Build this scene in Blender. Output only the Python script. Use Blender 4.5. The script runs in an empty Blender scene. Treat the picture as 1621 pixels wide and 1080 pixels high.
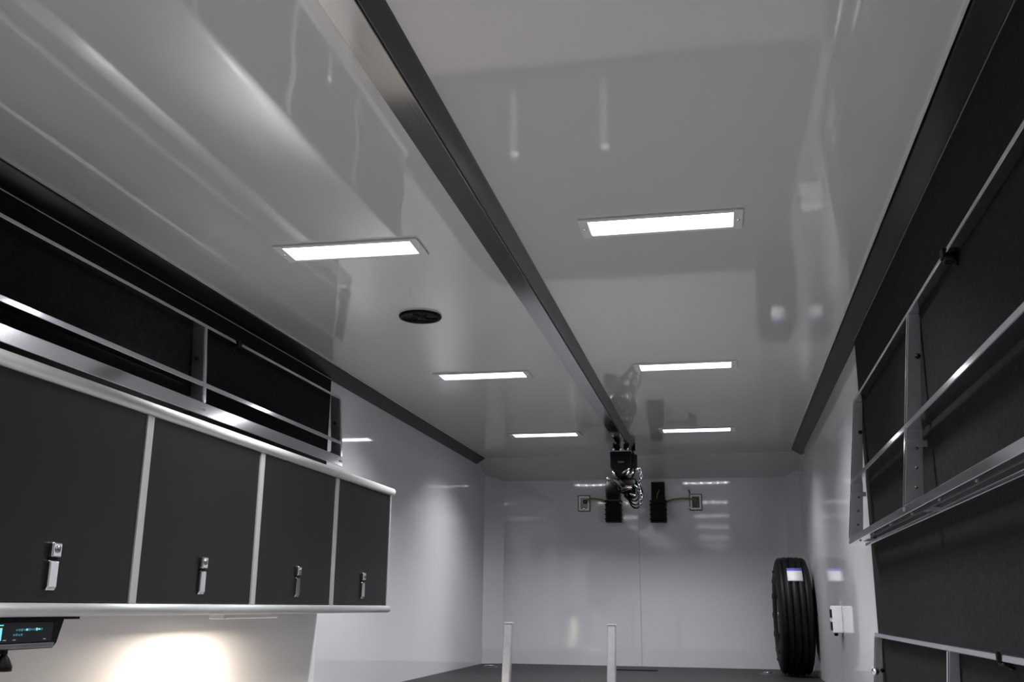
import bpy, math, random
from mathutils import Vector, Matrix
random.seed(3)
SC = bpy.context.scene
COL = SC.collection
Z0 = 1.60            # eye height above the lower floor; all z below are given from eye level
PI = math.pi

# ------------------------------------------------------------------ camera
cam_d = bpy.data.cameras.new('camera'); cam = bpy.data.objects.new('camera', cam_d); COL.objects.link(cam)
FPX = 1570.6
cam_d.sensor_fit = 'HORIZONTAL'; cam_d.sensor_width = 36.0; cam_d.lens = FPX * 36.0 / 1621.0
cam_d.clip_start = 0.02; cam_d.clip_end = 100
def cam_rot(p, y, r):
    Rr = Matrix(((math.cos(r), 0, math.sin(r)), (0, 1, 0), (-math.sin(r), 0, math.cos(r))))
    Rp = Matrix(((1, 0, 0), (0, math.cos(p), -math.sin(p)), (0, math.sin(p), math.cos(p))))
    Ry = Matrix(((math.cos(y), -math.sin(y), 0), (math.sin(y), math.cos(y), 0), (0, 0, 1)))
    return Ry @ Rp @ Rr
_M = cam_rot(0.261086, 0.209502, -0.010172)
_c = Matrix.Identity(4)
for i in range(3):
    _c[i][0] = _M[i][0]; _c[i][1] = _M[i][2]; _c[i][2] = -_M[i][1]
_c.translation = Vector((0, 0, Z0))
cam.matrix_world = _c
SC.camera = cam

# ------------------------------------------------------------------ world, exposure, light levels
W = bpy.data.worlds.new('world'); SC.world = W; W.use_nodes = True
W.node_tree.nodes['Background'].inputs[0].default_value = (0.5, 0.52, 0.56, 1)
W.node_tree.nodes['Background'].inputs[1].default_value = 0.02
SC.view_settings.view_transform = 'Standard'; SC.view_settings.look = 'None'
SC.view_settings.gamma = 1.0; SC.view_settings.exposure = 0.28
SC.view_settings.use_curve_mapping = False
LENS_STRENGTH = 5.0
LED_STRENGTH = 40.0
LAMP_WATTS = 12.5
LAMP_SPREAD = math.radians(131)
STRIP_WATTS = 16.0

# ------------------------------------------------------------------ room numbers (metres, from the eye)
XL, XR = -1.975, 0.600       # side walls
XC = (XL + XR) / 2           # centre line
H = 1.18                     # ceiling
DECK = -0.455                # raised deck
FLOOR = -Z0
YB = 8.35                    # end wall
YR = -4.0                    # rear
YD = 4.80                    # front edge of the raised deck

# ------------------------------------------------------------------ materials
def new_mat(name):
    m = bpy.data.materials.new(name); m.use_nodes = True
    return m, m.node_tree, m.node_tree.nodes['Principled BSDF']
def pmat(name, col, rough=0.5, metal=0.0, spec=0.5, var=0.06, vscale=8.0, bump=0.0, bscale=200.0, coat=0.0, aniso_y=False):
    m, nt, b = new_mat(name)
    b.inputs['Roughness'].default_value = rough; b.inputs['Metallic'].default_value = metal
    b.inputs['Specular IOR Level'].default_value = spec
    if coat: b.inputs['Coat Weight'].default_value = coat; b.inputs['Coat Roughness'].default_value = 0.08
    tc = nt.nodes.new('ShaderNodeTexCoord')
    n = nt.nodes.new('ShaderNodeTexNoise'); n.inputs['Scale'].default_value = vscale; n.inputs['Detail'].default_value = 4
    src = tc.outputs['Object']
    if aniso_y:
        mp = nt.nodes.new('ShaderNodeMapping'); mp.inputs['Scale'].default_value = (60, 1.2, 60)
        nt.links.new(src, mp.inputs[0]); src = mp.outputs[0]
    nt.links.new(src, n.inputs['Vector'])
    r = nt.nodes.new('ShaderNodeValToRGB')
    lo = tuple(c * (1 - var) for c in col); hi = tuple(min(1, c * (1 + var)) for c in col)
    r.color_ramp.elements[0].color = (*lo, 1); r.color_ramp.elements[1].color = (*hi, 1)
    r.color_ramp.elements[0].position = .3; r.color_ramp.elements[1].position = .7
    nt.links.new(n.outputs['Fac'], r.inputs[0]); nt.links.new(r.outputs[0], b.inputs['Base Color'])
    if aniso_y:
        mr = nt.nodes.new('ShaderNodeMapRange'); mr.inputs['To Min'].default_value = rough * .7; mr.inputs['To Max'].default_value = rough * 1.4
        nt.links.new(n.outputs['Fac'], mr.inputs[0]); nt.links.new(mr.outputs[0], b.inputs['Roughness'])
    if bump:
        n2 = nt.nodes.new('ShaderNodeTexNoise'); n2.inputs['Scale'].default_value = bscale; n2.inputs['Detail'].default_value = 3
        nt.links.new(tc.outputs['Object'], n2.inputs['Vector'])
        bp = nt.nodes.new('ShaderNodeBump'); bp.inputs['Strength'].default_value = bump; bp.inputs['Distance'].default_value = 0.002
        nt.links.new(n2.outputs['Fac'], bp.inputs['Height']); nt.links.new(bp.outputs[0], b.inputs['Normal'])
    return m
def sheet_mat(name, col, rough, ripple, scale, spec=0.5, mapping=(1, 1, 1), ior=1.5):
    """glossy painted metal sheet with the slow ripples such sheets have"""
    m, nt, b = new_mat(name)
    b.inputs['Roughness'].default_value = rough; b.inputs['Specular IOR Level'].default_value = spec; b.inputs['IOR'].default_value = ior
    tc = nt.nodes.new('ShaderNodeTexCoord')
    mp = nt.nodes.new('ShaderNodeMapping'); mp.inputs['Scale'].default_value = mapping
    nt.links.new(tc.outputs['Object'], mp.inputs[0])
    n = nt.nodes.new('ShaderNodeTexNoise'); n.inputs['Scale'].default_value = scale; n.inputs['Detail'].default_value = 1.0
    nt.links.new(mp.outputs[0], n.inputs['Vector'])
    bp = nt.nodes.new('ShaderNodeBump'); bp.inputs['Strength'].default_value = 1.0; bp.inputs['Distance'].default_value = ripple
    nt.links.new(n.outputs['Fac'], bp.inputs['Height']); nt.links.new(bp.outputs[0], b.inputs['Normal'])
    n3 = nt.nodes.new('ShaderNodeTexNoise'); n3.inputs['Scale'].default_value = 2.0
    nt.links.new(tc.outputs['Object'], n3.inputs['Vector'])
    r = nt.nodes.new('ShaderNodeValToRGB')
    r.color_ramp.elements[0].color = (*[c * .985 for c in col], 1); r.color_ramp.elements[1].color = (*col, 1)
    nt.links.new(n3.outputs['Fac'], r.inputs[0]); nt.links.new(r.outputs[0], b.inputs['Base Color'])
    return m
def emit_mat(name, col, strength):
    m, nt, b = new_mat(name)
    b.inputs['Base Color'].default_value = (*col, 1); b.inputs['Emission Color'].default_value = (*col, 1)
    b.inputs['Emission Strength'].default_value = strength; b.inputs['Roughness'].default_value = .4
    return m
MT = {}
MT['ceiling'] = sheet_mat('white_ceiling_sheet', (.58, .575, .57), .045, .0013, 1.2, .5, (5.0, .5, 1), 1.95)
MT['wall'] = sheet_mat('white_wall_sheet', (.66, .65, .68), .05, .0020, 1.6, .5, (1, 1, 1), 1.85)
MT['riser'] = sheet_mat('grey_riser_sheet', (.36, .36, .36), .15, .002, 1.6)
MT['splash'] = sheet_mat('white_backsplash', (.74, .735, .73), .2, .002, 1.3)
MT['deck'] = pmat('black_deck_rubber', (.015, .015, .0165), .5, 0, .3, .15, 12, .3, 300)
MT['floor'] = pmat('grey_floor', (.45, .44, .435), .35, 0, .5, .1, 10, .1, 200)
MT['carpet'] = pmat('charcoal_carpet', (.0115, .0115, .012), .95, 0, .15, .35, 60, .8, 500)
MT['black_trim'] = pmat('black_painted_trim', (.004, .004, .0042), .26, 0, .28, .05, 10)
MT['door'] = pmat('charcoal_door_laminate', (.0100, .0102, .0106), .36, 0, .32, .05, 8, .05, 400)
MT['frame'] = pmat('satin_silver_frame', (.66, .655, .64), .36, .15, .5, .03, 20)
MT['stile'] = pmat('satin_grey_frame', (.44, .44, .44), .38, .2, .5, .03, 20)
MT['alu'] = pmat('bright_aluminium', (.72, .72, .76), .15, 1, .5, .05, 3)
MT['alu_post'] = pmat('milled_aluminium', (.50, .50, .53), .38, 1, .5, .06, 12)
MT['rail'] = pmat('polished_rail_metal', (.60, .60, .60), .10, 1, .5, .06, 6, aniso_y=True)
MT['rail_side'] = pmat('dark_rail_side', (.17, .17, .175), .38, .6, .5, .06, 6, aniso_y=True)
MT['ladder'] = pmat('bright_ladder_metal', (.56, .56, .59), .30, .7, .5, .06, 30)
MT['shadow_gap'] = pmat('grey_joint', (.38, .38, .40), .6, 0, .3, .03, 20)
MT['chrome'] = pmat('chrome', (.85, .85, .86), .10, 1, .5, .02, 20)
MT['rubber'] = pmat('tyre_rubber', (.004, .004, .0042), .55, 0, .2, .15, 30, .2, 250)
MT['black'] = pmat('black_plastic', (.0035, .0035, .0038), .5, 0, .14, .1, 30)
MT['black_cast'] = pmat('black_enamelled_metal', (.004, .0042, .0042), .5, 0, .16, .2, 40)
MT['white_plastic'] = pmat('white_plastic', (.82, .82, .82), .35, 0, .5, .03, 20)
MT['plate'] = pmat('dull_brown_plate', (.10, .095, .085), .45, .3, .5, .1, 30)
MT['grey_frame'] = pmat('lamp_bezel', (.62, .62, .63), .3, .0, .5, .05, 20)
MT['steel'] = pmat('wheel_steel', (.24, .24, .25), .40, .9, .5, .1, 20)
MT['tan'] = pmat('yellow_brown_cable', (.20, .15, .07), .45, 0, .5, .15, 40)
MT['red'] = pmat('dark_red_plastic', (.07, .008, .014), .4, 0, .4, .1, 40)
MT['rust'] = pmat('brass_rivet', (.14, .08, .03), .5, .5, .5, .2, 80)
MT['label_white'] = pmat('label_paper', (.62, .62, .64), .5, 0, .4, .05, 60)
MT['label_blue'] = pmat('label_blue_print', (.10, .09, .45), .5, 0, .4, .05, 60)
MT['lens'] = emit_mat('led_diffuser', (.97, .985, 1.0), LENS_STRENGTH)
MT['led'] = emit_mat('led_chip', (.95, .975, 1.0), LED_STRENGTH)
MT['puck'] = emit_mat('warm_puck_lens', (1.0, .86, .70), 6.0)
MT['cyan'] = emit_mat('cyan_display_segment', (.25, .80, .90), .5)
MT['cyan_dim'] = emit_mat('dim_cyan_display_segment', (.06, .24, .30), .22)
MT['screen'] = pmat('dark_screen_glass', (.003, .006, .010), .15, 0, .2, .05, 20)

# ------------------------------------------------------------------ mesh builder
class MB:
    def __init__(s): s.v = []; s.f = []; s.smooth = []
    def add(s, vs, fs, smooth=False):
        o = len(s.v); s.v += [tuple(v) for v in vs]; s.f += [tuple(i + o for i in f) for f in fs]; s.smooth += [smooth] * len(fs); return s
    def box(s, x0, x1, y0, y1, z0, z1):
        vs = [(x0, y0, z0), (x1, y0, z0), (x1, y1, z0), (x0, y1, z0), (x0, y0, z1), (x1, y0, z1), (x1, y1, z1), (x0, y1, z1)]
        return s.add(vs, [(0, 3, 2, 1), (4, 5, 6, 7), (0, 1, 5, 4), (1, 2, 6, 5), (2, 3, 7, 6), (3, 0, 4, 7)])
    def hexa(s, a, b):
        """two quads (4 points each, same order) joined into a solid"""
        return s.add(list(a) + list(b), [(0, 1, 2, 3), (7, 6, 5, 4), (0, 4, 5, 1), (1, 5, 6, 2), (2, 6, 7, 3), (3, 7, 4, 0)])
    def prism(s, prof, y0, y1, smooth=False):
        """profile of (x, z) swept along y"""
        n = len(prof); vs = [(x, y0, z) for x, z in prof] + [(x, y1, z) for x, z in prof]
        s.add(vs, [(i, (i + 1) % n, n + (i + 1) % n, n + i) for i in range(n)], smooth)
        o = len(s.v) - 2 * n
        s.f += [tuple(o + i for i in range(n))[::-1], tuple(o + n + i for i in range(n))]; s.smooth += [False, False]; return s
    def tube(s, pts, r, n=10, closed=False):
        pts = [Vector(p) for p in pts]; m = len(pts); rs = r if isinstance(r, (list, tuple)) else [r] * m
        vs = []; up = None
        for i, p in enumerate(pts):
            if closed: t = pts[(i + 1) % m] - pts[i - 1]
            else: t = pts[min(i + 1, m - 1)] - pts[max(i - 1, 0)]
            t.normalize()
            if up is None: up = Vector((0, 0, 1)) if abs(t.z) < .9 else Vector((1, 0, 0))
            a = t.cross(up); a.normalize(); b = a.cross(t); b.normalize(); up = b
            for k in range(n):
                q = 2 * PI * k / n; vs.append(p + (a * math.cos(q) + b * math.sin(q)) * rs[i])
        fs = []
        for i in range(m if closed else m - 1):
            j = (i + 1) % m
            fs += [(i * n + k, i * n + (k + 1) % n, j * n + (k + 1) % n, j * n + k) for k in range(n)]
        s.add(vs, fs, True)
        if not closed:
            o = len(s.v) - len(vs)
            s.f += [tuple(o + k for k in range(n))[::-1], tuple(o + (m - 1) * n + k for k in range(n))]; s.smooth += [False, False]
        return s
    def cyl(s, a, b, r, n=20): return s.tube([a, b], r, n)
    def lathe(s, prof, c, axis='x', n=64, smooth=True, closed=False):
        """profile of (along, radius) turned about an axis through c"""
        vs = []; m = len(prof)
        for al, r in prof:
            for k in range(n):
                q = 2 * PI * k / n; u, w = r * math.cos(q), r * math.sin(q)
                p = {'x': (al, u, w), 'y': (u, al, w), 'z': (u, w, al)}[axis]
                vs.append((c[0] + p[0], c[1] + p[1], c[2] + p[2]))
        fs = []
        for i in range(m if closed else m - 1):
            j = (i + 1) % m
            fs += [(i * n + k, i * n + (k + 1) % n, j * n + (k + 1) % n, j * n + k) for k in range(n)]
        return s.add(vs, fs, smooth)
    def build(s, name, mat, parent=None, loc=None, bevel=0.0, segs=2):
        """world-from-eye coordinates in; origin put at loc (or the base centre) unless parented"""
        me = bpy.data.meshes.new(name)
        if parent is not None:
            L = Vector(parent['_o'])
        elif loc is not None: L = Vector(loc)
        else:
            xs, ys, zs = zip(*s.v); L = Vector(((min(xs) + max(xs)) / 2, (min(ys) + max(ys)) / 2, min(zs)))
        me.from_pydata([Vector(v) - L for v in s.v], [], s.f); me.validate(); me.update()
        me.polygons.foreach_set('use_smooth', s.smooth[:len(me.polygons)] if len(s.smooth) >= len(me.polygons) else [False] * len(me.polygons))
        import bmesh
        bm = bmesh.new(); bm.from_mesh(me); bmesh.ops.recalc_face_normals(bm, faces=bm.faces); bm.to_mesh(me); bm.free()
        o = bpy.data.objects.new(name, me); COL.objects.link(o); me.materials.append(MT[mat])
        if parent is not None: o.parent = parent; o['_o'] = tuple(L)
        else: o.location = L + Vector((0, 0, Z0)); o['_o'] = tuple(L)
        if bevel:
            b = o.modifiers.new('bevel', 'BEVEL'); b.width = bevel; b.segments = segs; b.limit_method = 'ANGLE'; b.angle_limit = math.radians(40)
        return o
def thing(name, loc, label, cat, group=None):
    o = bpy.data.objects.new(name, None); COL.objects.link(o); o.empty_display_size = .05
    o['_o'] = tuple(loc); o.location = Vector(loc) + Vector((0, 0, Z0)); return tag(o, label, cat, group)
def tag(o, label, cat, group=None):
    o['label'] = label; o['category'] = cat
    if group: o['group'] = group
    return o
def struct(o, label=None):
    o['kind'] = 'structure'
    if label: o['label'] = label
    return o
def fillet(pts, r, n=5):
    out = []; m = len(pts)
    for i, p in enumerate(pts):
        p = Vector(p); a = Vector(pts[i - 1]); b = Vector(pts[(i + 1) % m])
        da = (a - p).normalized(); db = (b - p).normalized()
        for k in range(n + 1):
            t = k / n; p0 = p + da * r; p1 = p + db * r
            out.append(tuple((1 - t) ** 2 * p0 + 2 * t * (1 - t) * p + t * t * p1))
    return out

# ------------------------------------------------------------------ the setting
T = .05
struct(MB().box(XL - T, XR + T, YR, YD, FLOOR - T, FLOOR).build('floor', 'floor'), 'grey lower floor in front of the raised deck')
deck = struct(MB().box(XL - T, XR + T, YD, YB + T, DECK - .06, DECK).build('floor_deck', 'deck'), 'black rubber floor of the raised deck by the end wall')
MB().box(-.83, -.53, 7.77, 7.885, DECK, DECK + .006).build('recess_cover', 'black', deck)
struct(MB().box(XL - T, XR + T, YD, YD + .03, FLOOR, DECK - .06).build('wall_riser', 'riser'), 'grey riser under the raised deck')
struct(MB().box(XL - T, XR + T, YR - .02, 8.02, H, H + T).build('ceiling', 'ceiling'), 'glossy white sheet ceiling')
# coved slope between the ceiling and the end wall
sl = MB(); a = [(XL - .02, 7.95, H), (XR + .02, 7.95, H), (XR + .02, 8.36, 1.03), (XL - .02, 8.36, 1.03)]
sl.hexa(a, [(x, y + .03, z + .06) for x, y, z in a]); struct(sl.build('ceiling_slope', 'ceiling'), 'sloping white panel between ceiling and end wall')
struct(MB().box(XL - T, XL, YR, YB + T, FLOOR, H).build('wall_left', 'wall'), 'glossy white left wall')
struct(MB().box(XR, XR + T, YR, YB + T, FLOOR, H).build('wall_right', 'wall'), 'glossy white right wall')
struct(MB().box(XL - T, XR + T, YR - T, YR, FLOOR, H).build('wall_rear', 'wall'), 'white rear wall behind the viewer')
wb = struct(MB().box(XL - T, XR + T, YB + .004, YB + T, DECK, H).build('wall_back', 'shadow_gap'), 'white end wall of two panels')
for x0, x1 in ((XL, XC - .0012), (XC + .0012, XR)):
    MB().box(x0, x1, YB - .002, YB + .006, DECK, H).build('wall_panel', 'wall', wb)
def corner(xw, xb, name):
    s = 1 if xb > xw else -1
    a = [(xw, 8.235, DECK), (xb, YB, DECK), (xb, YB + .03, DECK), (xw - s * .02, 8.25, DECK)]
    struct(MB().hexa(a, [(x, y, H) for x, y, z in a]).build(name, 'wall'), 'angled white panel in the corner of the end wall')
corner(XL, -1.825, 'wall_corner_left'); corner(XR, .485, 'wall_corner_right')

# carpeted wall linings, white backsplash
LC, RC = 4.73, 4.37          # where the linings end
struct(MB().box(XL, XL + .012, YR, LC, .30, 1.14).build('wall_lining_left', 'carpet'), 'charcoal carpet lining on the left wall above the cabinets')
struct(MB().box(XR - .012, XR, YR, RC, -1.3, 1.14).build('wall_lining_right', 'carpet'), 'charcoal carpet lining on the right wall behind the racks')
struct(MB().box(XL, XL + .014, .4, 4.72, -1.0, .30).build('wall_backsplash', 'splash'), 'white backsplash panel under the cabinets')

# coved black trims along both ceiling edges
def cove(side, name, y1):
    xw = XL if side < 0 else XR; d = -side
    P = [(xw + d * .0765, H), (xw + d * .066, H - .0085), (xw + d * .046, H - .0235), (xw + d * .024, H - .038), (xw + d * .004, H - .0495), (xw, H - .051), (xw, H)]
    t = struct(MB().prism(P, YR, y1, True).build(name, 'black_trim'), 'glossy black sloped trim along the %s ceiling edge' % ('left' if side < 0 else 'right'))
    e = MB().prism([(xw + d * .081, H), (xw + d * .081, H - .005), (xw + d * .0745, H - .005), (xw + d * .0745, H)], YR, y1)
    e.build('edge_strip', 'frame', t)
    lip = MB().prism([(xw, H - .051), (xw + d * .0135, H - .051), (xw + d * .0135, H - .0545), (xw, H - .0545)], YR, (LC if side < 0 else RC))
    lip.build('lip_strip', 'alu_post', t)
    return t
cove(-1, 'trim_left', 7.93); cove(1, 'trim_right', 7.80)

# ------------------------------------------------------------------ ceiling lamps
def lamp(x, y, label, rot=0.0):
    t = thing('ceiling_lamp', (x, y, H), label, 'lamp', 'flush LED ceiling lamps')
    hw, hl = .225, .060
    fr = MB(); ow, ol = hw + .030, hl + .018
    for q in ((-ow, -hw, -ol, ol), (hw, ow, -ol, ol), (-hw, hw, -ol, -hl), (-hw, hw, hl, ol)):
        fr.box(x + q[0], x + q[1], y + q[2], y + q[3], H - .008, H)
    fr.build('bezel', 'grey_frame', t, bevel=.002)
    MB().box(x - hw, x + hw, y - hl, y + hl, H - .005, H).build('diffuser', 'lens', t)
    for sx in (-1, 1):
        MB().lathe([(-.0105, .0001), (-.0105, .004), (-.008, .0055)], (x + sx * (hw + .016), y, H), 'z', 10).build('screw', 'chrome', t)
    for k in range(6):
        cx = x - hw + (k + .5) * 2 * hw / 6
        MB().lathe([(-.0072, .0001), (-.0070, .008), (-.005, .010)], (cx, y, H), 'z', 12).build('led', 'led', t)
    al = bpy.data.lights.new('lamp_light', 'AREA'); al.shape = 'RECTANGLE'; al.size = 2 * hw; al.size_y = 2 * hl
    al.energy = LAMP_WATTS; al.spread = LAMP_SPREAD; al.color = (.96, .98, 1.0)
    ao = bpy.data.objects.new('lamp_light', al); COL.objects.link(ao); ao.parent = t; ao.location = (0, 0, -.012)
    t.rotation_euler.z = rot
rows = [(3.0, 'nearest'), (4.955, 'middle'), (6.85, 'farthest')]
for y, w in rows:
    lamp(-1.213, y + (.03 if y < 4 else 0.02), '%s lit LED ceiling lamp left of the overhead rail' % w, math.radians(1.4 if y < 4 else 0))
    lamp(-.155, y - .025, '%s lit LED ceiling lamp right of the overhead rail' % w)
for y in (1.07, -.86, -2.79):
    w = {1.07: 'above the viewer', -.86: 'behind the viewer', -2.79: 'by the rear wall'}[y]
    lamp(-1.213, y, 'lit LED ceiling lamp left of the overhead rail ' + w); lamp(-.155, y, 'lit LED ceiling lamp right of the overhead rail ' + w)

# ------------------------------------------------------------------ overhead rail
t = thing('overhead_rail', (XC, 1.6, H), 'long polished metal trolley rail along the middle of the ceiling', 'rail')
ZB = H - .057
R = MB(); R.prism([(XC - .066, H), (XC - .062, H - .004), (XC - .0375, ZB + .010), (XC + .0375, ZB + .010), (XC + .062, H - .004), (XC + .066, H)], YR + .02, 7.345)
R.build('track', 'rail_side', t, bevel=.0015)
MB().box(XC - .030, XC + .030, YR + .02, 7.345, ZB + .0045, ZB + .010).build('spacer', 'black', t)
MB().box(XC - .0345, XC + .0345, YR + .02, 7.345, ZB, ZB + .0045).build('bottom_plate', 'rail', t, bevel=.0008)
MB().box(XC - .068, XC + .068, 7.345, 7.352, ZB - .002, H).build('end_stop', 'black_cast', t)

# ------------------------------------------------------------------ ceiling speaker
t = thing('ceiling_speaker', (-1.215, 3.85, H), 'round black speaker set in the ceiling left of the rail', 'speaker')
c = (-1.215, 3.85, H)
MB().lathe([(0, .088), (-.006, .090), (-.012, .086), (-.013, .076), (-.006, .070)], c, 'z', 48).build('ring', 'black', t)
MB().lathe([(-.005, .0715), (-.002, .045), (-.001, .028)], c, 'z', 40).build('cone', 'black_cast', t)
MB().lathe([(-.014, .0001), (-.013, .012), (-.008, .022), (-.002, .028)], c, 'z', 32).build('tweeter', 'black', t)
for k in range(3):
    q = k * 2 * PI / 3 + .4
    MB().tube([(c[0] + .024 * math.cos(q), c[1] + .024 * math.sin(q), H - .011), (c[0] + .074 * math.cos(q), c[1] + .074 * math.sin(q), H - .011)], .004, 6).build('spoke', 'black', t)

# ------------------------------------------------------------------ wall cabinets
XF = -1.60                                   # cabinet fronts
edges = [1.825, 2.545, 3.275, 3.995, 4.705]
CB, CT = -.004, .522
pos = ['nearest charcoal wall cabinet, widest in view, above the lit display unit', 'second charcoal wall cabinet from the viewer, above the bright wall glow',
       'third charcoal wall cabinet from the viewer, next to the last one', 'last charcoal wall cabinet of the row, at the white wall end']
for i in range(4):
    y0, y1 = edges[i], edges[i + 1]
    t = thing('wall_cabinet', (-1.78, (y0 + y1) / 2, CB), pos[i], 'cabinet', 'charcoal wall cabinets')
    b = MB(); th = .012
    b.box(XL + .013, XF - .022, y0, y0 + th, CB, CT); b.box(XL + .013, XF - .022, y1 - th, y1, CB, CT)
    b.box(XL + .013, XF - .022, y0 + th, y1 - th, CB, CB + th); b.box(XL + .013, XF - .022, y0 + th, y1 - th, CT - th, CT)
    b.box(XL + .014, XL + .02, y0 + th, y1 - th, CB + th, CT - th)
    b.build('body', 'frame', t)
    g = .0175
    d = MB().box(XF - .021, XF - .004, y0 + g, y1 - g, CB + .002, CT - .002).build('door', 'door', t, bevel=.002)
    # latch: chrome plate, paddle and keeper
    yc = (y0 + y1) / 2 + .002; x0 = XF - .004
    MB().prism([(x0, .024), (x0 + .006, .026), (x0 + .010, .034), (x0 + .010, .094), (x0 + .004, .097), (x0, .097)], yc - .0165, yc + .0165).build('latch_paddle', 'chrome', d, bevel=.002)
    MB().box(x0, x0 + .013, yc - .0175, yc + .0175, .104, .139).build('latch_housing', 'chrome', d, bevel=.003)
    MB().lathe([(0, .009), (.003, .009), (.004, .0001)], (x0 + .0125, yc, .123), 'x', 16).build('lock_barrel', 'steel', d)
    MB().box(x0, x0 + .005, yc - .015, yc + .015, .096, .105).build('latch_recess', 'black', d)
    for ya, yb in (((y0, y0 + g - .001), (y1 - g + .001, y1))):
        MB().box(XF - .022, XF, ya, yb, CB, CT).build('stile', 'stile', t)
def bull(z0, z1, xa, xb):
    r = (z1 - z0) / 2; zc = (z0 + z1) / 2; P = [(xa, z0)]
    for k in range(11):
        q = -PI / 2 + PI * k / 10; P.append((xb - r + r * math.cos(q), zc + r * math.sin(q)))
    return P + [(xa, z1)]
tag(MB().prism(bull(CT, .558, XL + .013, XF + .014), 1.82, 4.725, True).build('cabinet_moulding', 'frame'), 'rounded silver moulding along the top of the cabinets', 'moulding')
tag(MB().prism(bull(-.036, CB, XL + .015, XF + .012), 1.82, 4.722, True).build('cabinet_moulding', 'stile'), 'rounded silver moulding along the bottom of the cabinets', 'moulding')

# warm strip lamp under the cabinets
LX, LY = -1.705, 3.44
t = thing('strip_lamp', (LX, LY, -.036), 'warm strip lamp under the cabinets shining on the white backsplash', 'lamp')
MB().prism([(LX - .028, -.036), (LX - .028, -.050), (LX - .022, -.053), (LX - .020, -.050), (LX - .020, -.036)], LY - .20, LY + .20).build('rear_lip', 'frame', t)
MB().prism([(LX + .020, -.036), (LX + .020, -.050), (LX + .022, -.053), (LX + .028, -.050), (LX + .028, -.036)], LY - .20, LY + .20).build('front_lip', 'frame', t)
MB().box(LX - .020, LX + .020, LY - .20, LY + .20, -.042, -.036).build('lens', 'puck', t)
for s_ in (-1, 1): MB().box(LX - .028, LX + .028, LY + s_ * .207 - .007, LY + s_ * .207 + .007, -.053, -.036).build('end_cap', 'frame', t, bevel=.002)
sp = bpy.data.lights.new('strip_light', 'AREA'); sp.shape = 'RECTANGLE'; sp.size = .040; sp.size_y = .36; sp.energy = STRIP_WATTS; sp.color = (1.0, .86, .72)
so = bpy.data.objects.new('strip_light', sp); COL.objects.link(so); so.parent = t; so.location = (0, 0, -.0085)

# ------------------------------------------------------------------ display unit under the cabinets
t = thing('stereo_unit', (-1.66, 2.05, -.036), 'black head unit with glowing cyan display under the cabinets', 'stereo')
zt, zb = -.037, -.110
bd = MB(); pr = [(1.76, zt), (2.292, zt), (2.270, zb + .012), (2.258, zb), (1.79, zb), (1.778, zb + .012)]
n = len(pr); xa, xb = -1.80, -1.622
bd.add([(xa, y, z) for y, z in pr] + [(xb, y, z) for y, z in pr], [tuple(range(n)), tuple(range(2 * n - 1, n - 1, -1))] + [(i, (i + 1) % n, n + (i + 1) % n, n + i) for i in range(n)])
bd.build('case', 'black', t, bevel=.003)
MB().box(-1.72, -1.63, 2.29, 2.362, zt - .006, zt).build('mount_bracket', 'black', t)
sc = MB().box(xb, xb + .002, 1.80, 2.245, zb + .016, zt - .012).build('screen', 'screen', t)
MB().box(xb, xb + .006, 1.79, 2.252, zb + .003, zb + .014).build('chrome_strip', 'steel', t, bevel=.002)
def seg(y0, y1, z0, z1, m='cyan'): MB().box(xb + .002, xb + .0028, y0, y1, z0, z1).build('display_segment', m, sc)
# the cut-off figure at the left and the unreadable small line at the right
for (ya, yb, za, zb2) in ((2.030, 2.068, -.0555, -.053), (2.030, 2.065, -.0635, -.0600), (2.056, 2.065, -.088, -.0635), (2.030, 2.036, -.082, -.066), (2.036, 2.056, -.0715, -.0690)):
    seg(ya, yb, za, zb2)
for k in range(11):
    ya = 2.112 + k * .0088; hb = .0035 + .0025 * ((k * 7) % 3) / 2; zc_ = -.0655 + .00012 * k
    seg(ya, ya + .0062, zc_ - hb / 2, zc_ + hb / 2, 'cyan' if k in (4, 8, 9) else 'cyan_dim')
for k in range(4):
    ya = 2.104 + k * .0088
    seg(ya, ya + .0060, -.0785, -.0745 + .001 * (k % 2), 'cyan_dim')
for ya in (2.072, 2.105, 2.212): seg(ya, ya + .010, -.0885, -.0865, 'label_white')
# black clip below the display
t = thing('tapered_holder', (-1.70, 2.095, -.158), 'small black tapered holder on the white wall under the display', 'holder')
MB().lathe([(-.156, .0001), (-.156, .021), (-.146, .0215), (-.130, .014), (-.119, .006), (-.1175, .0001)], (-1.63, 2.095, 0), 'z', 20).build('cone', 'black', t)
MB().box(-1.70, -1.625, 2.089, 2.101, -.119, -.1095).build('stem', 'black', t)

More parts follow.
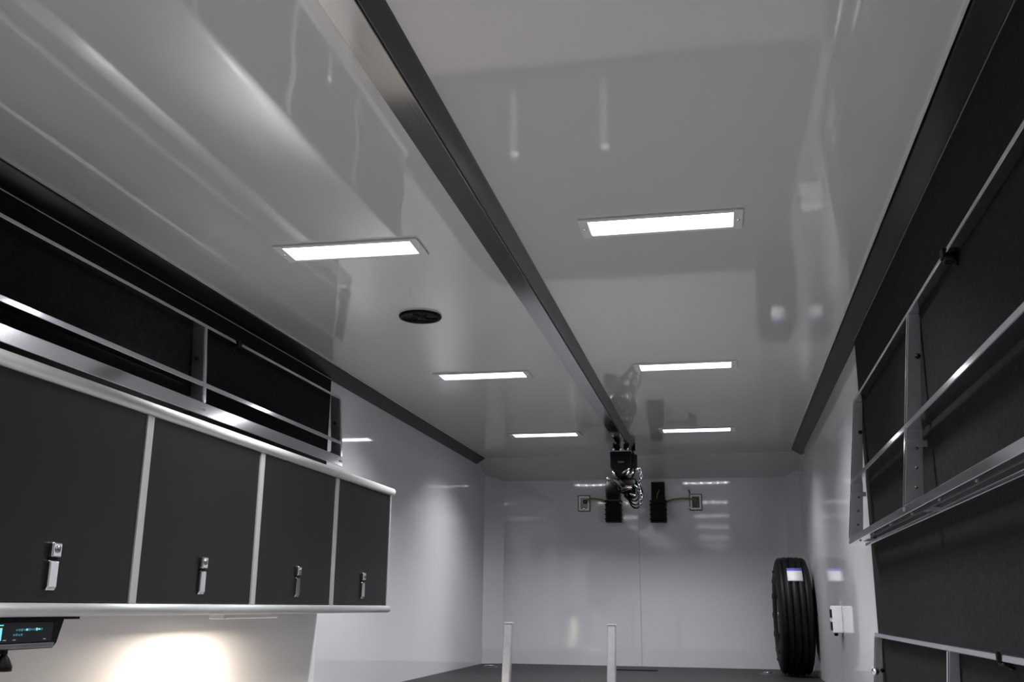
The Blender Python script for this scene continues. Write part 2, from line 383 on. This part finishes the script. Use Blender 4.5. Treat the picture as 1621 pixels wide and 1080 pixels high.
# ------------------------------------------------------------------ aluminium wall racks
def rack(side, ye, ys, zb, zt, zm, pb, pt, posts, label, face_b, face_m, face_t, xw, ticks=(), web=.05, gap=False, tw=-.04):
    """leaning rack of flat aluminium bars: pb / pt = how far the foot / head stands off the lining"""
    d = -side; xw = xw
    t = thing('wall_rack', (xw + d * pb / 2, (ye + ys) / 2, zb), label, 'rack')
    def xf(z): return xw + d * (pb + (pt - pb) * (z - zb) / (zt - zb))
    def bar(name, z0, z1, wb_, ya, yb, mat='alu', bev=.002):
        x1 = xf(z1) - d * tw * (z1 - z0); x0 = xf(z0)
        a = [(x0, ya, z0), (x1, ya, z1), (x1 - d * wb_, ya, z1), (x0 - d * wb_, ya, z0)]
        return MB().hexa(a, [(x, yb, z) for x, y, z in a]).build(name, mat, t, bevel=bev)
    bar('top_rail', zt - face_t, zt, min(web, pt - .0015), ys, ye)
    bar('middle_rail', zm - face_m, zm, web, ys, ye)
    # bottom: front angle with a flange, and a second angle behind it
    bar('bottom_rail', zb, zb + face_b, .008, ys, ye)
    x = xf(zb)
    if not gap: MB().box(min(x - d * .009, x - d * .040), max(x - d * .009, x - d * .040), ys, ye, zb + .004, zb + .010).build('bottom_flange', 'alu', t)
    if not gap: MB().box(min(xw + d * .001, xw + d * .030), max(xw + d * .001, xw + d * .030), ys, ye, zb - .008, zb + .004).build('wall_rail', 'alu', t, bevel=.002)
    for k, y in enumerate(posts):
        p = MB(); w = .020
        y0 = y - w
        a = [(xf(zb + face_b), y0, zb + face_b), (xf(zt - face_t), y0, zt - face_t), (max(xf(zt - face_t) - d * .052, xw - .0005) if side < 0 else min(xf(zt - face_t) - d * .052, xw + .0005), y0, zt - face_t), (xf(zb + face_b) - d * .052, y0, zb + face_b)]
        po = p.hexa(a, [(x, y, z) for x, _, z in a]).build('post', 'alu_post', t, bevel=.0015)
        zf0, zf1 = zb + face_b, zt - face_t
        a = [(xf(zf0) + d * .0005, y0 + .001, zf0), (xf(zf1) + d * .0005, y0 + .001, zf1), (xf(zf1) + d * .002, y0 + .001, zf1), (xf(zf0) + d * .002, y0 + .001, zf0)]
        MB().hexa(a, [(x, y - .001, z) for x, _, z in a]).build('post_face', 'alu', po)
        # cross bar to the wall under the foot, bracket at the middle rail
        MB().box(min(xf(zb), xw), max(xf(zb), xw), y0 - .012, y - .002, zb + face_b * .4, zb + face_b * .4 + .010).build('foot_bar', 'alu_post', t)
        zc = zm - face_m - .045
        MB().box(min(xf(zc), xf(zc) - d * .058) , max(xf(zc), xf(zc) - d * .058), y0 - .004, y0 + .001, zc - .006, zc + .012).build('bracket', 'alu_post', t, bevel=.001)
        nz = zb + face_b + .05
        m = 0
        while nz < zm - face_m - .052 and m < 3:
            xx = xf(nz) - d * .030
            MB().lathe([(0, .0045), (-.003, .0045), (-.004, .0001)], (xx, y0 - .0002, nz), 'y', 10).build('rivet', 'rust', po)
            nz += .055; m += 1
        zz = zt - .14
        if zz > zm: MB().lathe([(0, .008), (-.005, .008), (-.007, .003), (-.012, .003), (-.012, .0001)], (xf(zz) - d * .028, y0 - .0002, zz), 'y', 12).build('bolt', 'black_cast', po)
    for y in ticks:
        MB().lathe([(0, .004), (-.004, .004), (-.005, .0001)], (xf(zb) - d * (.004 if gap else .02), y, zb + .004), 'z', 10).build('bolt', 'steel', t)
    return t
rack(1, 4.30, -1.2, .256, .850, .515, .094, .032, (4.30, 2.985, 1.67, .36, -.95), 'aluminium wall rack on the right wall above eye level', .026, .018, .013, XR - .012,
     ticks=[4.1 - .38 * k for k in range(12)])
rack(1, 4.29, -1.2, -.82, -.088, -.42, .094, .024, (4.29, 2.92, 1.61, .30, -.95), 'low aluminium wall rack at the bottom right corner of the photo', .026, .018, .016, XR - .012)
rack(-1, 4.755, -1.2, .676, 1.036, .806, .076, .049, (4.755, 3.355, 1.95, .55, -.85), 'aluminium wall rack above the charcoal cabinets', .052, .020, .014, XL + .012,
     ticks=(2.59, 2.94, 3.29, 3.64, 3.99), web=.045, gap=True, tw=.056)

# black strap buckles on the rack rails
def buckle(x, y, z, d, label, w=.016):
    t = thing('strap_buckle', (x, y, z - .03), label, 'buckle', 'black strap buckles on the racks')
    MB().prism([(x + d * .006, z + .004), (x + d * .006, z - .018), (x - d * .026, z - .024), (x - d * .030, z - .020), (x - d * .001, z - .0145), (x - d * .001, z + .004)], y - w, y + w).build('strap', 'black', t)
    pts = fillet([(x - d * .002, y - .02, z - .022), (x - d * .002, y + .02, z - .022), (x - d * .024, y + .02, z - .030), (x - d * .024, y - .02, z - .030)], .008, 3)
    MB().tube(pts, .0035, 8, True).build('ring', 'black_cast', t)
    MB().lathe([(0, .006), (-.010, .006), (-.012, .0001)], (x - d * .026, y, z - .026), 'z', 10).build('stud', 'black_cast', t)
buckle(.556, 2.46, .850, -1, 'black strap buckle on the top rail of the right-hand rack')
buckle(-1.914, 3.62, 1.036, 1, 'black strap buckle on the top rail above the cabinets')
buckle(.564, 2.39, -.088, -1, 'black strap buckle on the low rack rail at the bottom right', .006)
t = thing('chrome_stud', (.552, 4.268, -.25), 'shiny round stud on the end post of the low rack', 'stud')
MB().lathe([(0, .016), (-.004, .016), (-.006, .010), (-.014, .009), (-.019, .005), (-.020, .0001)], (.553, 4.2745, -.232), 'y', 20).build('head', 'chrome', t)

# ------------------------------------------------------------------ spare tyre by the right wall
TX, TY, TR = .458, 7.66, .409
t = thing('spare_tyre', (TX, TY, DECK), 'black truck tyre with a white label standing upright by the right wall', 'tyre')
hw = .122; prof = []
def tread():
    P = []
    groove = [-.066, -.024, .024, .066]; xs = -.092
    P.append((-.092, TR - .010))
    for g in groove:
        P += [(g - .0065, TR - .004 * abs(g) / .07), (g - .0045, TR - .016), (g + .0045, TR - .016), (g + .0065, TR - .004 * abs(g) / .07)]
    P.append((.092, TR - .010)); return P
right = [(.104, TR - .026), (.114, TR - .060), (.1225, TR - .105), (.118, TR - .145), (.105, TR - .175), (.088, TR - .187), (.075, TR - .180)]
P = [(-x, r) for x, r in reversed(right)] + tread() + right
cz = DECK + TR + .001
MB().lathe(P, (TX, TY, cz), 'x', 96).build('carcass', 'rubber', t)
RR = TR - .183
wheel = MB().lathe([(-.092, RR + .004), (-.096, RR - .002), (-.088, RR - .010), (-.06, RR - .016), (-.045, RR - .035), (-.050, .135), (-.066, .110), (-.066, .075), (-.060, .070), (-.060, .0001)], (TX, TY, cz), 'x', 64).build('wheel_disc', 'steel', t)
MB().lathe([(.092, RR + .004), (.088, RR - .010), (.02, RR - .016), (-.04, RR - .022)], (TX, TY, cz), 'x', 64).build('rim_barrel', 'steel', t)
for k in range(8):
    q = k * PI / 4 + .2; y, z = TY + .095 * math.cos(q), cz + .095 * math.sin(q)
    MB().lathe([(-.066, .012), (-.082, .011), (-.086, .006), (-.086, .0001)], (TX, y, z), 'x', 6, False).build('lug_nut', 'chrome', wheel)
for k in range(8):
    q = k * PI / 4 + .55; y, z = TY + .158 * math.cos(q), cz + .158 * math.sin(q)
    MB().lathe([(-.054, .0001), (-.054, .016), (-.046, .017)], (TX, y, z), 'x', 14).build('hand_hole', 'black', wheel)
for k in range(14):                                      # raised marks round the sidewall
    q = k * 2 * PI / 14; rr = TR - .095
    y, z = TY + rr * math.cos(q), cz + rr * math.sin(q)
    MB().tube([(TX - .1215, y - .020 * math.sin(q), z + .020 * math.cos(q)), (TX - .1215, y + .020 * math.sin(q), z - .020 * math.cos(q))], .0045, 6).build('sidewall_mark', 'steel' if k % 5 == 2 else 'rubber', t)
# paper label wrapped on the tread facing the viewer
def label_patch(q0, q1, x0, x1, mat, name):
    m = MB(); n = 6; vs = []
    for k in range(n + 1):
        q = q0 + (q1 - q0) * k / n
        for r in (TR + .0005, TR + .002):
            y, z = TY - r * math.cos(q), cz + r * math.sin(q); vs += [(x0, y, z), (x1, y, z)]
    fs = []
    for k in range(n):
        a = 4 * k; b = a + 4
        fs += [(a + 2, a + 3, b + 3, b + 2), (a, b, b + 1, a + 1), (a, a + 2, b + 2, b), (a + 1, b + 1, b + 3, a + 3)]
    fs += [(0, 1, 3, 2), (4 * n, 4 * n + 2, 4 * n + 3, 4 * n + 1)]
    return m.add(vs, fs, True).build(name, mat, t)
label_patch(.60, .83, TX - .045, TX + .057, 'label_white', 'paper_label')
label_patch(.832, .90, TX - .045, TX + .057, 'label_blue', 'label_band')
t.rotation_euler.z = math.radians(0.8)

# ------------------------------------------------------------------ white socket box on the right wall
t = thing('socket_box', (XR, 5.80, -.125), 'small white socket box on the right wall in front of the tyre', 'socket')
MB().box(XR - .052, XR, 5.76, 5.86, -.122, .018).build('box', 'white_plastic', t, bevel=.004)
for zc in (-.022, -.088):
    MB().box(XR - .058, XR - .051, 5.775, 5.845, zc - .022, zc + .022).build('socket', 'black', t, bevel=.002)
MB().box(XR - .059, XR - .051, 5.79, 5.83, -.062, -.048).build('switch', 'frame', t)
MB().cyl((XR - .034, 5.81, -.122), (XR - .034, 5.81, -.138), .010, 14).build('gland', 'black', t)

# ------------------------------------------------------------------ black boxes and outlets on the end wall
def wallbox(xc, zlo, zhi, px, label, s, group):
    y = YB - .002
    t = thing('equipment_box', (xc, y, zlo), label, 'box', group)
    zm = (zlo + zhi) / 2
    b = MB().box(xc - .060, xc + .060, y - .10, y, zlo + .006, zm - .012).build('lower_case', 'black', t, bevel=.006)
    MB().box(xc - .054, xc + .054, y - .085, y, zm - .012, zhi).build('upper_case', 'black_cast', t, bevel=.005)
    for k in range(7):
        z = zlo + .022 + k * .019
        w_ = .064 if k % 2 else .069
        MB().box(xc - w_, xc + w_, y - .106, y - .02, z, z + .010).build('fin', 'black', b)
    MB().box(xc - .064, xc + .064, y - .108, y - .01, zlo, zlo + .014).build('base_lip', 'black', t, bevel=.003)
    MB().box(xc - .067, xc + .067, y - .092, y - .004, zm - .002, zm + .014).build('clamp_band', 'black_cast', t)
    MB().tube([(xc - .012, y - .088, zm + .02), (xc - .004, y - .094, zm + .06), (xc + .014, y - .090, zm + .10)], .004, 6).build('lead', 'tan', t)
    MB().lathe([(0, .008), (-.01, .008), (-.012, .0001)], (xc - s * .060, y - .07, zm - .006), 'x', 10).build('terminal', 'chrome', t)
    x0 = xc + s * .055; x1 = px - s * .018
    pts = [(x0, y - .05, zm + .002), (x0 + (x1 - x0) * .25, y - .065, zm + .018), (x0 + (x1 - x0) * .6, y - .06, zm + .028), (x1 - s * .02, y - .05, zm + .026), (x1, y - .03, zm + .020)]
    MB().tube(pts, .008, 8).build('cable', 'tan', t)
    return t
wallbox(-.888, .675, 1.01, -1.14, 'black ribbed box on the end wall left of centre, behind the hoist', -1, 'black ribbed boxes on the end wall')
wallbox(-.520, .672, 1.000, -.218, 'black ribbed box on the end wall right of the hoist', 1, 'black ribbed boxes on the end wall')
def outlet(xc, zc, label, s):
    y = YB - .002
    t = thing('wall_outlet', (xc, y, zc - .07), label, 'outlet', 'outlets on the end wall')
    f = MB(); w, h = .052, .068
    f.box(xc - w, xc + w, y - .010, y, zc - h, zc + h); f.build('back_plate', 'plate', t, bevel=.003)
    g = MB(); w2, h2, b = .044, .060, .014
    for q in ((-w2, -w2 + b, -h2, h2), (w2 - b, w2, -h2, h2), (-w2 + b, w2 - b, -h2, -h2 + b), (-w2 + b, w2 - b, h2 - b, h2)):
        g.box(xc + q[0], xc + q[1], y - .020, y - .010, zc + q[2], zc + q[3])
    g.build('white_frame', 'white_plastic', t, bevel=.002)
    MB().box(xc - .030, xc + .030, y - .014, y - .010, zc - .046, zc + .046).build('insert', 'plate' if s > 0 else 'steel', t)
    MB().lathe([(0, .018), (-.022, .018), (-.026, .012), (-.026, .0001)], (xc - s * .010, y - .014, zc + .012), 'y', 16).build('plug', 'red' if s < 0 else 'tan', t)
    MB().lathe([(0, .012), (-.010, .012), (-.014, .006), (-.014, .0001)], (xc - s * (.0 if s < 0 else .055), y - (.014 if s < 0 else .0), zc - .044), 'y', 12).build('indicator', 'chrome', t)
    return t
outlet(-1.140, .838, 'square outlet with a red plug at the left of the end wall', -1)
outlet(-.218, .838, 'square white-framed outlet at the right of the end wall', 1)
t = thing('wall_clip', (-.285, YB - .002, .93), 'tiny dark clip on the end wall above the right outlet', 'clip')
MB().box(-.315, -.262, YB - .016, YB - .002, .938, .958).build('plate', 'grey_frame', t, bevel=.002)
MB().tube([(-.27, YB - .012, .940), (-.268, YB - .018, .925), (-.262, YB - .012, .912)], .005, 6).build('hook', 'black', t)

# ------------------------------------------------------------------ hoist trolley hanging on the rail
HY = 7.02
t = thing('hoist_trolley', (XC, HY, ZB), 'black electric hoist trolley hanging from the far end of the overhead rail', 'hoist')
for s in (-1, 1):
    pl = MB().box(XC + s * .050 - .006, XC + s * .050 + .006, HY - .07, HY + .07, ZB - .060, ZB - .002).build('side_plate', 'black_cast', t, bevel=.003)
    for dy in (-.042, .042):
        MB().lathe([(-.012, .0001), (-.012, .020), (.012, .022), (.012, .0001)], (XC + s * .030, HY + dy, ZB - .026), 'x', 20).build('wheel', 'black_cast', pl)
        MB().lathe([(0, .010), (s * .009, .009), (s * .009, .0001)], (XC + s * .056, HY + dy, ZB - .026), 'x', 6, False).build('wheel_nut', 'chrome', pl)
MB().box(XC - .076, XC + .076, HY - .085, HY + .06, ZB - .066, ZB - .060).build('top_plate', 'alu_post', t, bevel=.001)
for dx in (-.05, .0, .05): MB().cyl((XC + dx, HY - .074, ZB - .060), (XC + dx, HY - .074, ZB - .040), .007, 8).build('bolt', 'chrome', t)
zt_, zb_ = ZB - .066, ZB - .245
m = MB(); prf = [(-.074, zt_), (.074, zt_), (.074, zt_ - .100), (.045, zb_ + .015), (.030, zb_), (-.030, zb_), (-.045, zb_ + .020), (-.074, zt_ - .110)]
m.prism([(XC + x, z) for x, z in prf], HY - .09, HY + .06); m.build('motor_box', 'black', t, bevel=.006)
MB().box(XC - .020, XC + .022, HY - .0925, HY - .089, zt_ - .082, zt_ - .070).build('nameplate', 'plate', t)
MB().lathe([(-.055, .0001), (-.055, .044), (-.04, .052), (.05, .052), (.064, .040), (.064, .0001)], (XC + .036, HY + .005, zb_ - .050), 'x', 28).build('winch_motor', 'black_cast', t)
MB().lathe([(-.050, .0001), (-.050, .070), (-.038, .078), (.034, .078), (.046, .064), (.046, .0001)], (XC - .062, HY, zb_ - .078), 'x', 32).build('gearbox', 'black_cast', t)
dr = MB().lathe([(-.03, .040), (-.028, .026), (.028, .026), (.03, .040)], (XC + .052, HY - .045, zb_ - .085), 'x', 24).build('cable_drum', 'black', t)
for k in range(6): MB().lathe([(-.003, .027), (0, .031), (.003, .027)], (XC + .030 + k * .0085, HY - .045, zb_ - .085), 'x', 20).build('cable_turn', 'steel', dr)
MB().cyl((XC - .010, HY - .075, zb_ - .088), (XC + .055, HY - .075, zb_ - .078), .014, 12).build('switch_block', 'red', t)
MB().cyl((XC - .090, HY - .06, zb_ - .098), (XC - .015, HY - .07, zb_ - .086), .007, 8).build('lever', 'chrome', t)
for (x, z, l) in ((.100, zt_ - .04, .07), (.106, zt_ - .10, .03)):
    MB().cyl((XC + x, HY - .05, z), (XC + x, HY - .05, z - l), .007, 10).build('chrome_rod', 'chrome', t)
MB().lathe([(-.012, .0001), (-.010, .016), (.010, .016), (.012, .0001)], (XC + .108, HY - .05, zt_ - .125), 'z', 14).build('knob', 'chrome', t)
MB().box(XC + .074, XC + .112, HY - .06, HY - .02, zt_ - .115, zt_ - .02).build('side_bracket', 'black', t, bevel=.004)
for s, zz in ((-1, zb_ + .012), (1, zb_ + .004)):
    MB().tube([(XC + s * .056, HY - .095, zb_ + .042), (XC + s * .044, HY - .098, zb_ + .008)], .008, 8).build('chrome_rod', 'chrome', t)
for (x0, z0, x1, z1, r_) in ((.010, .020, .060, .055, .006), (.050, -.005, .088, .030, .007), (-.095, -.005, -.080, -.030, .009), (.095, -.060, .118, -.085, .006), (.060, -.120, .100, -.135, .005)):
    MB().cyl((XC + x0, HY - .098, zb_ + z0), (XC + x1, HY - .098, zb_ + z1), r_, 8).build('fitting', 'steel', t)
for k in range(6):
    a = k * .9; pts = [(XC - .07 + .012 * k, HY - .085 - .003 * k, zb_ - .01 - .004 * k), (XC - .05 + .02 * math.sin(a) + .014 * k, HY - .105, zb_ - .05 - .012 * k), (XC - .02 + .016 * k, HY - .09, zb_ - .09 - .010 * math.cos(a)), (XC + .03 + .012 * k, HY - .07, zb_ - .12 + .01 * math.sin(a))]
    MB().tube(pts, .0065, 6).build('hose', 'black', t)
# chain and loose cable loops at the right
def link(cx, cy, cz, r, ang):
    pts = []
    for k in range(14):
        q = 2 * PI * k / 14; u, w = r * .6 * math.cos(q), r * math.sin(q)
        pts.append((cx + u * math.cos(ang), cy + u * math.sin(ang), cz + w))
    MB().tube(pts, .0042, 6, True).build('chain_link', 'steel', t)
for k in range(12):
    link(XC + .125 + .010 * math.sin(k * .9), HY - .04 + .008 * math.cos(k), zt_ - .13 - k * .022, .016, (k % 2) * PI / 2 + .5)
for j in range(5):
    r = .045 + .012 * j; pts = []
    for k in range(24):
        q = 2 * PI * k / 24
        pts.append((XC + .075 + r * .55 * math.cos(q) + .004 * j, HY - .01 + .014 * math.sin(q * 2 + j) + .012 * j - .03, zb_ - .075 - .010 * j + r * math.sin(q)))
    MB().tube(pts, .006, 6, True).build('cable_loop', 'black', t)
pts = [(XC + .070, HY + .03, ZB - .03)]
for k in range(12):
    a = k / 11; pts.append((XC + .075 + .045 * math.sin(a * 7) * a + .035 * a, HY + .02, ZB - .05 - .30 * a))
MB().tube(pts, .008, 8).build('power_cord', 'black', t)
MB().tube([(XC + .02, HY - .03, zb_ - .10), (XC + .022, HY - .032, zb_ - .128), (XC + .045, HY - .032, zb_ - .150), (XC + .072, HY - .032, zb_ - .138), (XC + .076, HY - .032, zb_ - .118)], [.009, .011, .012, .010, .005], 10).build('hook', 'black_cast', t)

# ------------------------------------------------------------------ ladder up to the deck
t = thing('deck_ladder', (-.805, 4.62, FLOOR), 'aluminium ladder whose two bright rails rise before the raised deck', 'ladder')
tilt = .17
def yl(z): return 4.985 + tilt * (z + .085)
for xc in (-1.062, -.552):
    zt_l = -.084 if xc < -.8 else -.086
    a = [(xc - .020, yl(FLOOR) - .03, FLOOR), (xc + .020, yl(FLOOR) - .03, FLOOR), (xc + .020, yl(FLOOR) + .03, FLOOR), (xc - .020, yl(FLOOR) + .03, FLOOR)]
    dz = zt_l - FLOOR; ry = .02
    a = [(x, yl(FLOOR) + (ry if i > 1 else -ry), z) for i, (x, y, z) in enumerate(a)]
    r_ = MB().hexa(a, [(x, y + tilt * dz, z + dz) for x, y, z in a]).build('rail', 'ladder', t, bevel=.004)
    MB().box(xc - .021, xc + .021, yl(zt_l) - ry - .001, yl(zt_l) + ry + .001, zt_l, zt_l + .006).build('end_cap', 'frame', r_)
for k in range(4):
    z = FLOOR + .25 + .25 * k
    MB().box(-1.042, -.572, yl(z) - .018, yl(z) + .018, z - .012, z + .012).build('rung', 'ladder', t, bevel=.003)

# ------------------------------------------------------------------ tie-down rings in the deck
def dring(x, y, label):
    t = thing('tie_down_ring', (x, y, DECK), label, 'tie-down', 'tie-down rings in the deck')
    MB().lathe([(.0, .062), (.004, .060), (.005, .048), (.002, .042)], (x, y, DECK), 'z', 28).build('flange', 'plate', t)
    MB().lathe([(.0015, .044), (.0012, .0001)], (x, y, DECK), 'z', 24).build('cup', 'black', t)
    pts = [(x - .028, y, DECK + .008), (x - .028, y - .03, DECK + .010), (x, y - .042, DECK + .011), (x + .028, y - .03, DECK + .010), (x + .028, y, DECK + .008)]
    MB().tube(fillet(pts, .010, 3)[4:-4] if False else pts, .005, 8).build('ring', 'chrome', t)
dring(-1.815, 7.84, 'silver tie-down ring in the black deck at the left corner')
dring(.262, 7.76, 'silver tie-down ring in the black deck beside the tyre')

for o in bpy.data.objects:
    if '_o' in o: del o['_o']
